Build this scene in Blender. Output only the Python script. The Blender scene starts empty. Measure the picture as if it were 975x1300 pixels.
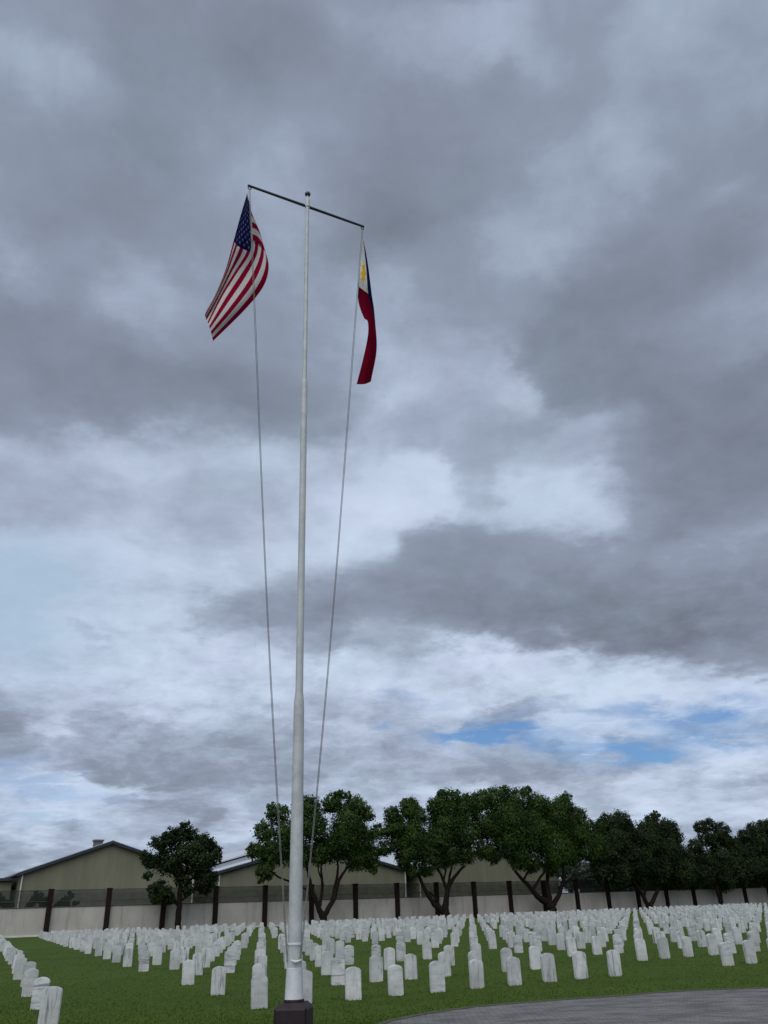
import bpy, bmesh, math, random
import numpy as np
from mathutils import Vector, Matrix
random.seed(7); rng = np.random.default_rng(7)
S = bpy.context.scene
COL = S.collection

# ------------------------------------------------------------------ camera
F = 1020.0; EYE = 1.725
PITCH, ROLL = 0.45651873, -0.03293982
fwd = Vector((0, math.cos(PITCH), math.sin(PITCH)))
up0 = Vector((0, -math.sin(PITCH), math.cos(PITCH))); r0 = Vector((1, 0, 0))
RT = r0*math.cos(ROLL) + up0*math.sin(ROLL)
UP = -r0*math.sin(ROLL) + up0*math.cos(ROLL)
CAM = Vector((0, 0, EYE))
cd = bpy.data.cameras.new('camera'); cam = bpy.data.objects.new('camera', cd); COL.objects.link(cam)
cd.lens = 36*F/1300; cd.sensor_width = 36; cd.clip_end = 8000; cd.clip_start = .05
cam.matrix_world = Matrix(((RT.x, UP.x, -fwd.x, CAM.x), (RT.y, UP.y, -fwd.y, CAM.y), (RT.z, UP.z, -fwd.z, CAM.z), (0, 0, 0, 1)))
S.camera = cam

def ray(x, y): return RT*((x-487.5)/F) - UP*((y-650)/F) + fwd
def at_y(x, y, Y): d = ray(x, y); return CAM + d*(Y/d.y)
# the boundary wall's own frame: s metres along it, off metres behind it
WB = Vector((-37.715, 94.626, 0)); WD = Vector((.8658, .5003, 0)).normalized(); WN = Vector((-WD.y, WD.x, 0))   # WN points away from the camera
def site(s, off, z=0.0): return WB + WD*s + WN*off + Vector((0, 0, z))
def sight(x, y, off):
    d = ray(x, y); p = WB + WN*off
    t = (p-CAM).dot(WN)/d.dot(WN); q = CAM + d*t
    return (q-WB).dot(WD), q.z, t

# ------------------------------------------------------------------ helpers
def tag(o, label=None, cat=None, group=None, kind=None):
    if label: o['label'] = label
    if cat: o['category'] = cat
    if group: o['group'] = group
    if kind: o['kind'] = kind
    return o
def thing(name, label, cat, loc=(0, 0, 0), group=None):
    o = bpy.data.objects.new(name, None); COL.objects.link(o); o.location = loc
    o.empty_display_size = .2
    return tag(o, label, cat, group)
def link(name, me, parent=None):
    o = bpy.data.objects.new(name, me); COL.objects.link(o)
    if parent is not None:
        o.parent = parent; o.location = -Vector(parent.location)   # meshes are written in world metres
    return o
def mesh_obj(name, bm, mat, parent=None, smooth=False):
    me = bpy.data.meshes.new(name); bm.normal_update(); bm.to_mesh(me); bm.free()
    for m in (mat if isinstance(mat, (list, tuple)) else [mat]): me.materials.append(m)
    if smooth:
        me.polygons.foreach_set('use_smooth', [True]*len(me.polygons)); me.set_sharp_from_angle(angle=math.radians(38))
    return link(name, me, parent)
def arrays_obj(name, V, Fc, mat, parent=None, smooth=False):
    me = bpy.data.meshes.new(name)
    n = Fc.shape[1]; me.vertices.add(len(V)); me.vertices.foreach_set('co', np.ascontiguousarray(V, dtype=np.float32).ravel())
    me.loops.add(Fc.size); me.loops.foreach_set('vertex_index', Fc.ravel().astype(np.int32))
    me.polygons.add(len(Fc)); me.polygons.foreach_set('loop_start', np.arange(0, Fc.size, n, dtype=np.int32))
    me.polygons.foreach_set('loop_total', np.full(len(Fc), n, dtype=np.int32))
    me.update(calc_edges=True); me.validate()
    if smooth: me.polygons.foreach_set('use_smooth', [True]*len(me.polygons))
    me.materials.append(mat)
    return link(name, me, parent)
def box(bm, o, ax, ay, az, bevel=0):
    """box from corner o along three edge vectors"""
    vs = [bm.verts.new(o + ax*i + ay*j + az*k) for k in (0, 1) for j in (0, 1) for i in (0, 1)]
    fs = [bm.faces.new([vs[i] for i in f]) for f in ((0, 2, 3, 1), (4, 5, 7, 6), (0, 1, 5, 4), (2, 6, 7, 3), (0, 4, 6, 2), (1, 3, 7, 5))]
    if bevel:
        es = list({e for f in fs for e in f.edges})
        bmesh.ops.bevel(bm, geom=es, offset=bevel, segments=2, affect='EDGES')
    return fs
def tube(bm, pts, radii, n=10, cap=True):
    pts = [Vector(p) for p in pts]; rings = []
    ref = Vector((0.31, 0.95, 0.05))
    for i, p in enumerate(pts):
        t = (pts[min(i+1, len(pts)-1)] - pts[max(i-1, 0)]).normalized()
        a = t.cross(ref)
        if a.length < 1e-3: a = t.cross(Vector((1, 0, 0)))
        a.normalize(); b = t.cross(a).normalized()
        rings.append([bm.verts.new(p + (a*math.cos(2*math.pi*k/n) + b*math.sin(2*math.pi*k/n))*radii[i]) for k in range(n)])
    for i in range(len(rings)-1):
        for k in range(n):
            bm.faces.new((rings[i][k], rings[i][(k+1) % n], rings[i+1][(k+1) % n], rings[i+1][k]))
    if cap:
        bm.faces.new(rings[0][::-1]); bm.faces.new(rings[-1])
def lathe(bm, c, prof, n=32):
    rings = []
    for r, z in prof:
        rings.append([bm.verts.new(Vector((c.x + r*math.cos(2*math.pi*k/n), c.y + r*math.sin(2*math.pi*k/n), z))) for k in range(n)])
    for i in range(len(rings)-1):
        for k in range(n):
            bm.faces.new((rings[i][k], rings[i][(k+1) % n], rings[i+1][(k+1) % n], rings[i+1][k]))
    bm.faces.new(rings[0][::-1]); bm.faces.new(rings[-1])

# ------------------------------------------------------------------ node helpers
class NT:
    def __init__(s, tree): s.t = tree; s.n = tree.nodes; s.l = tree.links
    def new(s, typ, **kw):
        n = s.n.new(typ)
        for k, v in kw.items(): setattr(n, k, v)
        return n
    def put(s, sock, v):
        if hasattr(v, 'is_output') or isinstance(v, bpy.types.NodeSocket): s.l.new(v, sock)
        else: sock.default_value = v
    def math(s, op, a, b=0.0, c=None, clamp=False):
        n = s.new('ShaderNodeMath', operation=op, use_clamp=clamp); s.put(n.inputs[0], a); s.put(n.inputs[1], b)
        if c is not None: s.put(n.inputs[2], c)
        return n.outputs[0]
    def vec(s, op, a, b=None, c=None):
        n = s.new('ShaderNodeVectorMath', operation=op); s.put(n.inputs[0], a)
        if b is not None: s.put(n.inputs[1], b)
        if c is not None: s.put(n.inputs[2], c)
        return n.outputs['Value'] if op in ('DOT_PRODUCT', 'LENGTH', 'DISTANCE') else n.outputs[0]
    def noise(s, v, scale, detail=4, rough=.5, dist=0.0, color=False):
        n = s.new('ShaderNodeTexNoise'); n.inputs['Scale'].default_value = scale; n.inputs['Detail'].default_value = detail
        n.inputs['Roughness'].default_value = rough; n.inputs['Distortion'].default_value = dist; s.put(n.inputs['Vector'], v)
        return n.outputs['Color' if color else 'Fac']
    def ramp(s, fac, stops, interp='LINEAR'):
        n = s.new('ShaderNodeValToRGB'); n.color_ramp.interpolation = interp; e = n.color_ramp.elements
        while len(e) < len(stops): e.new(.5)
        for i, (p, c) in enumerate(stops):
            e[i].position = p; e[i].color = (*c, 1) if len(c) == 3 else c
        s.put(n.inputs[0], fac); return n.outputs[0]
    def mix(s, f, a, b, blend='MIX'):
        n = s.new('ShaderNodeMix', data_type='RGBA', blend_type=blend); s.put(n.inputs[0], f)
        s.put(n.inputs[6], (*a, 1) if isinstance(a, tuple) and len(a) == 3 else a); s.put(n.inputs[7], (*b, 1) if isinstance(b, tuple) and len(b) == 3 else b)
        return n.outputs[2]
    def maprange(s, v, a, b, c=0.0, d=1.0, smooth=True):
        n = s.new('ShaderNodeMapRange', interpolation_type='SMOOTHSTEP' if smooth else 'LINEAR')
        s.put(n.inputs[0], v); n.inputs[1].default_value = a; n.inputs[2].default_value = b; n.inputs[3].default_value = c; n.inputs[4].default_value = d
        return n.outputs[0]
    def comb(s, x, y, z):
        n = s.new('ShaderNodeCombineXYZ'); s.put(n.inputs[0], x); s.put(n.inputs[1], y); s.put(n.inputs[2], z); return n.outputs[0]
    def sep(s, v):
        n = s.new('ShaderNodeSeparateXYZ'); s.put(n.inputs[0], v); return n.outputs
def material(name, rough=.8, spec=.3):
    m = bpy.data.materials.new(name); m.use_nodes = True
    t = NT(m.node_tree); b = m.node_tree.nodes['Principled BSDF']
    b.inputs['Roughness'].default_value = rough; b.inputs['Specular IOR Level'].default_value = spec
    return m, t, b
def bump(t, b, h, strength=.3, dist=.02):
    n = t.new('ShaderNodeBump'); n.inputs['Strength'].default_value = strength; n.inputs['Distance'].default_value = dist
    t.put(n.inputs['Height'], h); t.l.new(n.outputs[0], b.inputs['Normal'])
def wpos(t): return t.new('ShaderNodeNewGeometry').outputs['Position']
def simple(name, c1, c2, scale=3.0, rough=.7, spec=.3, metal=0.0, bmp=0.0):
    m, t, b = material(name, rough, spec); p = wpos(t)
    n = t.noise(p, scale, 5, .6)
    t.put(b.inputs['Base Color'], t.mix(t.maprange(n, .3, .7), c1, c2)); b.inputs['Metallic'].default_value = metal
    if bmp: bump(t, b, n, bmp, .01)
    return m

# ------------------------------------------------------------------ world: overcast sky
SUN_EL, SUN_AZ = math.radians(52), math.radians(192)      # azimuth clockwise from +Y: behind the camera, to the left
SUN_DIR = Vector((math.sin(SUN_AZ)*math.cos(SUN_EL), math.cos(SUN_AZ)*math.cos(SUN_EL), math.sin(SUN_EL)))
# cloud masses by azimuth and elevation: (az, el, half widths in degrees, tone); filled in below
def azel(x, y):
    d = ray(x, y).normalized(); return math.atan2(d.x, d.y), math.asin(d.z)
#     x, y, rx, ry, tone (0 bright veil .. 1 darkest cloud), on the photograph's 975 x 1300 grid
CLOUDS = [
 (40,15,80,40,.62),(65,105,70,35,.42),(105,115,55,30,.42),(10,130,50,40,.58),(170,160,90,50,.70),(245,60,80,50,.78),(310,95,70,45,.78),
 (150,210,80,45,.70),(40,215,70,40,.62),(300,155,60,30,.66),(330,200,70,45,.48),(270,200,40,50,.52),(400,180,50,60,.54),(380,90,60,50,.72),(440,130,60,50,.72),
 (460,200,50,60,.70),(500,45,60,35,.50),(560,95,60,30,.44),(630,55,50,25,.42),(700,75,40,25,.46),(520,10,70,20,.66),(600,15,60,15,.62),(745,40,60,35,.60),(850,20,80,35,.46),(930,30,60,40,.52),
 (620,130,80,35,.74),(540,180,70,50,.74),(510,265,60,50,.88),(600,215,50,40,.72),(700,130,60,40,.60),(800,190,35,50,.38),(870,80,60,40,.48),(920,120,60,40,.48),(730,230,60,40,.52),(860,150,60,40,.54),
 (660,330,45,40,.40),(680,280,50,50,.50),(740,260,50,50,.52),(910,190,60,35,.66),(960,230,50,50,.70),(910,240,40,15,.50),(860,280,60,50,.64),(790,320,70,50,.74),(860,350,70,45,.78),(740,385,60,35,.80),(610,370,50,40,.66),(560,320,40,50,.62),(490,390,35,35,.40),(510,350,30,40,.46),(580,400,40,30,.58),
 (930,390,70,35,.52),(830,400,60,30,.66),(960,330,50,30,.58),
 (120,270,80,45,.72),(60,300,60,40,.66),(220,300,50,50,.62),(30,345,40,30,.42),(100,345,60,30,.56),(160,360,50,30,.36),(230,360,50,40,.52),(50,410,70,45,.74),(120,440,60,40,.70),(80,480,70,40,.76),(160,410,50,30,.44),(215,430,50,30,.54),(210,490,80,40,.84),(270,510,70,35,.80),(330,540,70,35,.72),(290,440,50,40,.64),(360,450,50,50,.62),(350,400,50,40,.60),(420,400,40,40,.52),(410,460,40,50,.50),(420,540,50,35,.64),(20,500,60,40,.66),(60,520,60,25,.68),
 (100,560,80,30,.32),(190,590,70,30,.24),(30,570,50,30,.34),(260,560,60,25,.40),(40,620,60,30,.42),(80,640,50,20,.46),(150,650,60,30,.34),(250,630,60,35,.42),(290,650,50,30,.36),(210,700,80,30,.16),(60,720,70,50,.18),(30,790,60,50,.18),(130,740,60,40,.16),(330,590,60,30,.28),(330,690,70,40,.16),(430,620,50,40,.20),(430,690,50,35,.16),(200,760,60,30,.12),(180,830,80,30,.12),(120,802,14,7,.48),(270,850,60,30,.16),
 (590,500,40,30,.44),(640,495,25,28,.14),(540,480,50,30,.36),(500,490,40,30,.24),(530,550,50,25,.48),(560,450,40,30,.48),(470,570,40,30,.30),(600,560,22,55,.50),(620,600,18,40,.46),(505,615,50,45,.02),(560,625,40,30,.06),(660,540,50,30,.50),(700,620,70,40,.14),(760,640,50,30,.08),(690,560,50,30,.36),(760,540,50,25,.32),(730,660,60,22,.20),(650,650,40,20,.16),
 (720,440,70,45,.84),(780,470,60,40,.80),(900,500,90,50,.90),(830,450,60,30,.76),(900,440,60,25,.62),(700,490,50,30,.76),(800,570,60,40,.74),(850,610,60,45,.76),(930,590,70,50,.82),(880,560,60,40,.80),(800,640,35,25,.68),(840,690,60,20,.68),
 (495,690,22,22,.06),(560,690,60,28,.64),(540,720,50,30,.66),(620,700,50,30,.60),(690,690,60,30,.62),(600,750,90,35,.78),(700,770,100,35,.88),(800,790,100,30,.92),(900,790,90,35,.88),(940,720,60,30,.66),(930,680,60,22,.50),(880,700,50,20,.54),(820,730,60,30,.70),(760,720,50,25,.64),(650,740,25,15,.56),(950,650,50,22,.66),(940,835,45,22,.78),(560,790,50,18,.72),
 (290,765,28,22,.60),(340,775,40,28,.62),(410,770,50,35,.64),(460,750,50,35,.66),(500,780,50,30,.68),(270,790,15,12,.48),(330,810,40,14,.36),(440,810,60,14,.42),(520,815,50,16,.34),(395,730,40,20,.46),
 (600,835,60,15,.08),(700,840,80,20,.02),(800,845,60,18,.04),(870,860,50,18,.08),(560,870,60,25,.20),(480,860,60,20,.22),(640,897,26,8,.52),(720,896,16,7,.50),(765,902,22,8,.52),(740,870,80,18,.08),(820,880,60,20,.10),(950,880,50,20,.08),
 (18,910,28,24,.58),(60,890,40,15,.28),(130,900,26,28,.66),(62,925,22,16,.10),(130,940,60,25,.62),(70,970,40,18,.46),(210,950,60,28,.60),(110,972,60,15,.74),(290,960,70,25,.60),(230,983,85,18,.84),(120,1003,90,9,.02),(90,1018,60,8,.05),(330,985,60,18,.68),(380,960,50,25,.50),(450,960,60,22,.50),(180,890,60,15,.18),(300,905,60,20,.24),(40,985,40,12,.16),(100,1000,60,10,.14),(172,1020,26,13,.72),(250,1035,45,14,.58),(180,1050,50,14,.34),(60,1020,60,15,.10),(92,1048,17,12,.70),(30,1072,50,9,.50),(120,1035,40,10,.10),(300,1050,20,14,.20),(330,1020,40,14,.46),(60,1060,60,8,.16),
 (430,920,60,16,.34),(540,980,60,18,.56),(480,990,50,12,.50),(600,985,80,14,.60),(680,985,60,12,.60),(740,975,50,9,.58),(560,960,60,12,.36),(660,1010,80,14,.26),(780,1000,60,14,.26),(860,1000,70,16,.22),(950,988,30,7,.58),(920,950,35,10,.04),(850,1030,80,14,.20),(940,1030,60,16,.22),(745,950,14,9,.06),(500,1020,80,16,.30),(420,1000,60,14,.42),(760,925,50,10,.12),(880,975,60,10,.20),
]
#     blue gaps: x, y, rx, ry, depth
GAPS = [(610,938,48,10,1.0),(570,932,40,7,.6),(640,944,40,9,.8),(790,957,55,10,.95),(840,962,40,8,.6),(715,952,40,8,.4),(480,919,14,6,.5),(870,905,80,16,.6),(930,900,50,14,.5),(880,935,40,12,.6),(790,900,50,12,.35),(30,1000,60,14,.45),(10,970,40,10,.4),(110,1015,60,8,.35),(530,892,30,8,.3),(960,930,40,12,.4),(40,1040,60,10,.3),(700,935,50,8,.45),(640,910,60,8,.3)]
def build_world():
    w = bpy.data.worlds.new('World'); S.world = w; w.use_nodes = True
    t = NT(w.node_tree); t.n.clear()
    out = t.new('ShaderNodeOutputWorld'); bg = t.new('ShaderNodeBackground'); t.l.new(bg.outputs[0], out.inputs[0])
    sky = t.new('ShaderNodeTexSky', sky_type='NISHITA'); sky.sun_disc = False; sky.sun_elevation = SUN_EL; sky.sun_rotation = SUN_AZ
    D = t.new('ShaderNodeTexCoord').outputs['Generated']
    dx, dy, dz = t.sep(D)[:3]
    az = t.math('ARCTAN2', dx, dy); el = t.math('ARCSINE', dz)
    # the cloud deck: directions projected on a flat layer, so that it flattens towards the horizon
    q = t.math('ADD', t.math('MAXIMUM', dz, 0.0), .17)
    P = t.comb(t.math('DIVIDE', dx, q), t.math('DIVIDE', dy, q), 0.0)
    ae = t.comb(az, el, 0.0)
    # domain warp
    n1 = t.noise(P, 2.0, 6, .58, color=True); n2 = t.noise(P, 6.5, 8, .62, color=True)
    w1 = t.vec('MULTIPLY', t.vec('SUBTRACT', n1, (.5, .5, .5)), (.24, .15, 0))
    w2 = t.vec('MULTIPLY', t.vec('SUBTRACT', n2, (.5, .5, .5)), (.15, .10, 0))
    # the warp shrinks near the horizon, where the deck is seen edge on
    sh = t.math('MULTIPLY_ADD', t.math('MINIMUM', t.math('MAXIMUM', el, 0.0), .75), .95, .30)
    wp = t.vec('SCALE', t.vec('ADD', w1, w2)); t.put(wp.node.inputs['Scale'], sh)
    A = t.vec('ADD', ae, wp)
    def gauss(x, y, rx, ry, grow=1.0):
        a0, e0 = azel(x, y); a1, e1 = azel(x+rx, y); a2, e2 = azel(x, y-ry)
        ra = max(abs(a1-a0), 1e-3)*grow; re = max(abs(e2-e0), 1e-3)*grow
        u = t.vec('MULTIPLY_ADD', A, (1/ra, 1/re, 0), (-a0/ra, -e0/re, 0))
        return t.math('POWER', .36788, t.vec('DOT_PRODUCT', u, u))
    num = .03*.40; den = .03
    for (x, y, rx, ry, v) in CLOUDS:
        if y > 820: v = v*.82 - .01
        v = .425 + (v-.45)*.90
        g = gauss(x, y, rx, ry, 1.0)
        num = t.math('MULTIPLY_ADD', g, v, num); den = t.math('ADD', den, g)
    tone = t.math('DIVIDE', num, den)
    gap = 0.0
    for (x, y, rx, ry, v) in GAPS: gap = t.math('MULTIPLY_ADD', gauss(x, y, rx, ry, 1.2), v*.95, gap)
    # cloud texture of its own
    f1 = t.noise(P, 3.6, 8, .56, .35); f2 = t.noise(P, 10.0, 7, .60, .3)
    tex = t.math('ADD', t.math('MULTIPLY', t.math('SUBTRACT', f1, .5), .44), t.math('MULTIPLY', t.math('SUBTRACT', f2, .5), .26))
    lowm = t.maprange(el, .16, .46, 1.0, .12)
    f3 = t.noise(t.vec('MULTIPLY', t.vec('ADD', ae, wp), (1.0, 1.75, 1.0)), 10.0, 9, .62, .3)
    f4 = t.noise(t.vec('MULTIPLY', ae, (1.0, 2.4, 1.0)), 30.0, 7, .62, .4)
    low = t.math('ADD', t.math('MULTIPLY', t.math('SUBTRACT', f3, .5), 1.0), t.math('MULTIPLY', t.math('SUBTRACT', f4, .5), .30))
    tex = t.math('ADD', tex, t.math('MULTIPLY', low, lowm))
    tone = t.math('ADD', tone, tex)
    C = lambda r, g, b: tuple((c/255/12.92 if c <= 10 else ((c/255+.055)/1.055)**2.4) for c in (r, g, b))
    cloud = t.ramp(tone, [(0.0, C(204, 217, 238)), (.16, C(190, 203, 225)), (.34, C(166, 178, 199)), (.52, C(143, 153, 173)), (.70, C(130, 139, 156)), (.86, C(118, 126, 141)), (1.0, C(107, 115, 129))])
    hue = t.maprange(t.noise(P, 2.6, 3, .5), .35, .65)
    cloud = t.mix(hue, t.mix(1.0, cloud, (.985, 1.012, 1.0), 'MULTIPLY'), t.mix(1.0, cloud, (1.0, .998, 1.008), 'MULTIPLY'))
    gapn = t.noise(t.vec('MULTIPLY', P, (1.0, 2.4, 1)), 4.5, 7, .65, .6)
    hole = t.math('MULTIPLY', gap, t.maprange(gapn, .28, .50)); hole = t.math('MINIMUM', hole, .9)
    clear = t.mix(1.0, t.vec('SCALE', sky.outputs[0]), (.46, .70, 1.0), 'MULTIPLY')
    for n in t.n:
        if n.bl_idname == 'ShaderNodeVectorMath' and n.operation == 'SCALE' and n.inputs[0].is_linked and n.inputs[0].links[0].from_node == sky: n.inputs['Scale'].default_value = .10
    thin = t.math('ADD', gauss(25, 790, 95, 60), gauss(40, 715, 80, 45), clamp=True)
    cloud = t.mix(t.math('MULTIPLY', thin, .8), cloud, C(166, 191, 214))
    col = t.mix(hole, cloud, clear)
    # the overcast is thinner and brighter round the hidden sun, behind the camera
    sd = t.vec('DOT_PRODUCT', D, tuple(SUN_DIR))
    glow = t.maprange(sd, .40, .97, 1.0, 4.6)
    col = t.mix(t.maprange(sd, .38, .8), col, t.mix(1.0, col, (1.10, 1.0, .84), 'MULTIPLY'))
    v = t.vec('SCALE', col); t.put(v.node.inputs['Scale'], glow); t.l.new(v, bg.inputs['Color'])
    bg.inputs['Strength'].default_value = 1.0
    w.cycles.sampling_method = 'MANUAL'; w.cycles.sample_map_resolution = 256
build_world()
sl = bpy.data.lights.new('sun', 'SUN'); sl.energy = 0.85; sl.angle = math.radians(55); sl.color = (1, .95, .86)
so = bpy.data.objects.new('sun', sl); COL.objects.link(so); so.rotation_euler = (-SUN_DIR).to_track_quat('-Z', 'Y').to_euler(); so.location = (0, 0, 60)

S.view_settings.view_transform = 'Standard'; S.view_settings.look = 'None'; S.view_settings.gamma = 1; S.view_settings.exposure = 0
S.render.film_transparent = False
S.cycles.max_bounces = 6; S.cycles.transparent_max_bounces = 12; S.cycles.use_denoising = True

# ------------------------------------------------------------------ materials
def mat_lawn():
    m, t, b = material('lawn_turf', .95, .1); p = wpos(t)
    big = t.noise(p, .22, 4, .6); mid = t.noise(p, 1.6, 5, .65); fine = t.noise(t.vec('MULTIPLY', p, (.35, 1.6, 1)), 9, 4, .7)
    f = t.math('ADD', t.math('MULTIPLY', big, .40), t.math('ADD', t.math('MULTIPLY', mid, .3), t.math('MULTIPLY', fine, .3)))
    c = t.ramp(f, [(.36, (.024, .041, .004)), (.46, (.030, .053, .005)), (.55, (.036, .062, .006)), (.66, (.051, .075, .010))])
    t.put(b.inputs['Base Color'], c); bump(t, b, fine, .35, .02); return m
def mat_paving():
    m, t, b = material('paving_blocks', .92, .12); p = wpos(t)
    br = t.new('ShaderNodeTexBrick'); br.inputs['Scale'].default_value = 1.0; br.inputs['Brick Width'].default_value = .22; br.inputs['Row Height'].default_value = .11
    br.inputs['Mortar Size'].default_value = .006; br.inputs['Color1'].default_value = (.165, .161, .157, 1); br.inputs['Color2'].default_value = (.115, .112, .109, 1); br.inputs['Mortar'].default_value = (.05, .05, .05, 1)
    t.put(br.inputs['Vector'], p)
    st = t.noise(t.vec('MULTIPLY', p, (.8, 1.9, 1)), 1.1, 8, .7, .5); c = t.mix(t.maprange(st, .42, .60), br.outputs['Color'], t.mix(1.0, br.outputs['Color'], (.62, .62, .62), 'MULTIPLY'))
    gr = t.noise(p, 40, 3, .7); c = t.mix(t.math('MULTIPLY', gr, .35), c, (.08, .08, .085))
    t.put(b.inputs['Base Color'], c); bump(t, b, br.outputs['Fac'], -.4, .01); return m
def mat_marble():
    m, t, b = material('weathered_marble', .6, .35); p = wpos(t)
    def prop(n):
        a = t.new('ShaderNodeAttribute', attribute_type='OBJECT', attribute_name=n); return a.outputs['Fac']
    sv, shz, dk = prop('streaked'), prop('banded'), prop('greyed')
    big = t.noise(p, 1.15, 3, .5); fine = t.noise(p, 9, 6, .65)
    base = t.mix(t.maprange(big, .3, .7), (.33, .34, .34), (.49, .497, .495))
    base = t.mix(t.math('MULTIPLY', t.maprange(fine, .45, .75), .45), base, (.21, .22, .225))
    vert = t.noise(t.vec('MULTIPLY', p, (15, 15, 1.6)), 1, 5, .6, .6)
    hori = t.noise(t.vec('MULTIPLY', p, (2.2, 2.2, 15)), 1, 5, .6, .7)
    vm = t.math('MULTIPLY', t.maprange(vert, .50, .68), t.math('MULTIPLY', t.math('ADD', sv, .12), .85))
    hm = t.math('MULTIPLY', t.maprange(hori, .48, .66), t.math('MULTIPLY', t.math('ADD', shz, .10), .85))
    c = t.mix(vm, base, (.085, .09, .098)); c = t.mix(hm, c, (.125, .13, .14))
    # warm soil splash at the foot
    z = t.sep(p)[2]; foot = t.math('MULTIPLY', t.maprange(z, .02, .36, 1, 0), t.maprange(t.noise(p, 3, 4, .6), .4, .62))
    c = t.mix(t.math('MULTIPLY', foot, .5), c, (.32, .29, .26))
    c = t.mix(t.math('MULTIPLY', dk, .8), c, t.mix(1.0, c, (.66, .69, .70), 'MULTIPLY'))
    t.put(b.inputs['Base Color'], c); bump(t, b, fine, .25, .004); return m
def mat_wall():
    m, t, b = material('weathered_render', .9, .2); p = wpos(t)
    big = t.noise(p, .28, 6, .6); n2 = t.noise(t.vec('MULTIPLY', p, (1.6, 1.6, .16)), 1, 6, .7)
    c = t.mix(t.maprange(big, .32, .7), (.295, .272, .246), (.37, .343, .313)); c = t.mix(t.math('MULTIPLY', t.maprange(n2, .50, .70), .5), c, (.17, .158, .145))
    t.put(b.inputs['Base Color'], c); bump(t, b, t.noise(p, 14, 4, .6), .2, .01); return m
def mat_siding(name, c1, c2):
    m, t, b = material(name, .6, .3); p = wpos(t)
    al = t.vec('DOT_PRODUCT', p, tuple(WD)); rib = t.math('ABSOLUTE', t.math('SUBTRACT', t.math('FRACT', t.math('MULTIPLY', al, 1.6)), .5))
    n = t.noise(t.vec('MULTIPLY', p, (.8, .8, .12)), 1, 5, .6)
    col = t.mix(t.maprange(n, .35, .68), c1, c2); big = t.noise(p, .12, 4, .6)
    col = t.mix(t.math('MULTIPLY', t.maprange(big, .4, .7), .3), col, tuple(.7*x for x in c1))
    t.put(b.inputs['Base Color'], col); bump(t, b, t.math('GREATER_THAN', rib, .42), .5, .04); return m
def mat_foliage(name, c1, c2, c3):
    m = bpy.data.materials.new(name); m.use_nodes = True; t = NT(m.node_tree); t.n.clear()
    out = t.new('ShaderNodeOutputMaterial'); p = wpos(t)
    rnd = t.new('ShaderNodeNewGeometry').outputs['Random Per Island']
    cl = t.noise(p, .55, 3, .6); f = t.math('ADD', t.math('MULTIPLY', cl, .84), t.math('MULTIPLY', rnd, .16))
    c = t.ramp(f, [(.3, c1), (.5, c2), (.72, c3)])
    d = t.new('ShaderNodeBsdfPrincipled'); t.put(d.inputs['Base Color'], c); d.inputs['Roughness'].default_value = .6; d.inputs['Specular IOR Level'].default_value = .12
    tr = t.new('ShaderNodeBsdfTranslucent'); t.put(tr.inputs['Color'], t.mix(1.0, c, (1.0, 1.25, .5), 'MULTIPLY'))
    mx = t.new('ShaderNodeMixShader'); mx.inputs[0].default_value = .22; t.l.new(d.outputs[0], mx.inputs[1]); t.l.new(tr.outputs[0], mx.inputs[2])
    t.l.new(mx.outputs[0], out.inputs[0]); return m
def mat_cloth(name, tl=.35):
    m = bpy.data.materials.new(name); m.use_nodes = True; t = NT(m.node_tree); t.n.clear()
    out = t.new('ShaderNodeOutputMaterial'); d = t.new('ShaderNodeBsdfDiffuse'); tr = t.new('ShaderNodeBsdfTranslucent')
    mx = t.new('ShaderNodeMixShader'); mx.inputs[0].default_value = tl
    t.l.new(d.outputs[0], mx.inputs[1]); t.l.new(tr.outputs[0], mx.inputs[2]); t.l.new(mx.outputs[0], out.inputs[0])
    uv = t.new('ShaderNodeUVMap').outputs[0]; u, v = t.sep(uv)[:2]
    return m, t, u, v, (d, tr)
def mat_stripes():
    m, t, u, v, (d, tr) = mat_cloth('flag_stripes_and_stars')
    red, white, blue = (.22, .004, .026), (.50, .48, .47), (.006, .008, .056)
    odd = t.math('MODULO', t.math('FLOOR', t.math('MULTIPLY', v, 13)), 2)
    c = t.mix(odd, red, white)
    su = t.math('MULTIPLY', u, 12/.4); sv = t.math('MULTIPLY', v, 10*13/7)
    ru, rv = t.math('ROUND', su), t.math('ROUND', sv)
    par = t.math('LESS_THAN', t.math('ABSOLUTE', t.math('MODULO', t.math('ADD', ru, rv), 2)), .5)
    du = t.math('MULTIPLY', t.math('SUBTRACT', su, ru), 1.05); dv = t.math('SUBTRACT', sv, rv)
    dist = t.vec('LENGTH', t.comb(du, dv, 0)); ang = t.math('ARCTAN2', du, dv)
    rad = t.math('MULTIPLY_ADD', t.math('ABSOLUTE', t.math('COSINE', t.math('MULTIPLY', ang, 2.5))), .26, .16)
    star = t.math('MULTIPLY', t.math('LESS_THAN', dist, rad), par)
    inn = t.math('MULTIPLY', t.math('LESS_THAN', t.math('ABSOLUTE', t.math('SUBTRACT', su, 6)), 5.5), t.math('LESS_THAN', t.math('ABSOLUTE', t.math('SUBTRACT', sv, 5)), 4.5))
    canton = t.mix(t.math('MULTIPLY', star, inn), blue, (.11, .11, .17))
    isc = t.math('MULTIPLY', t.math('LESS_THAN', u, .4), t.math('LESS_THAN', v, 7/13))
    c = t.mix(isc, c, canton)
    hem = t.math('LESS_THAN', u, .016); c = t.mix(hem, c, (.6, .6, .6))
    t.put(d.inputs[0], c); t.put(tr.inputs[0], c); return m
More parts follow.
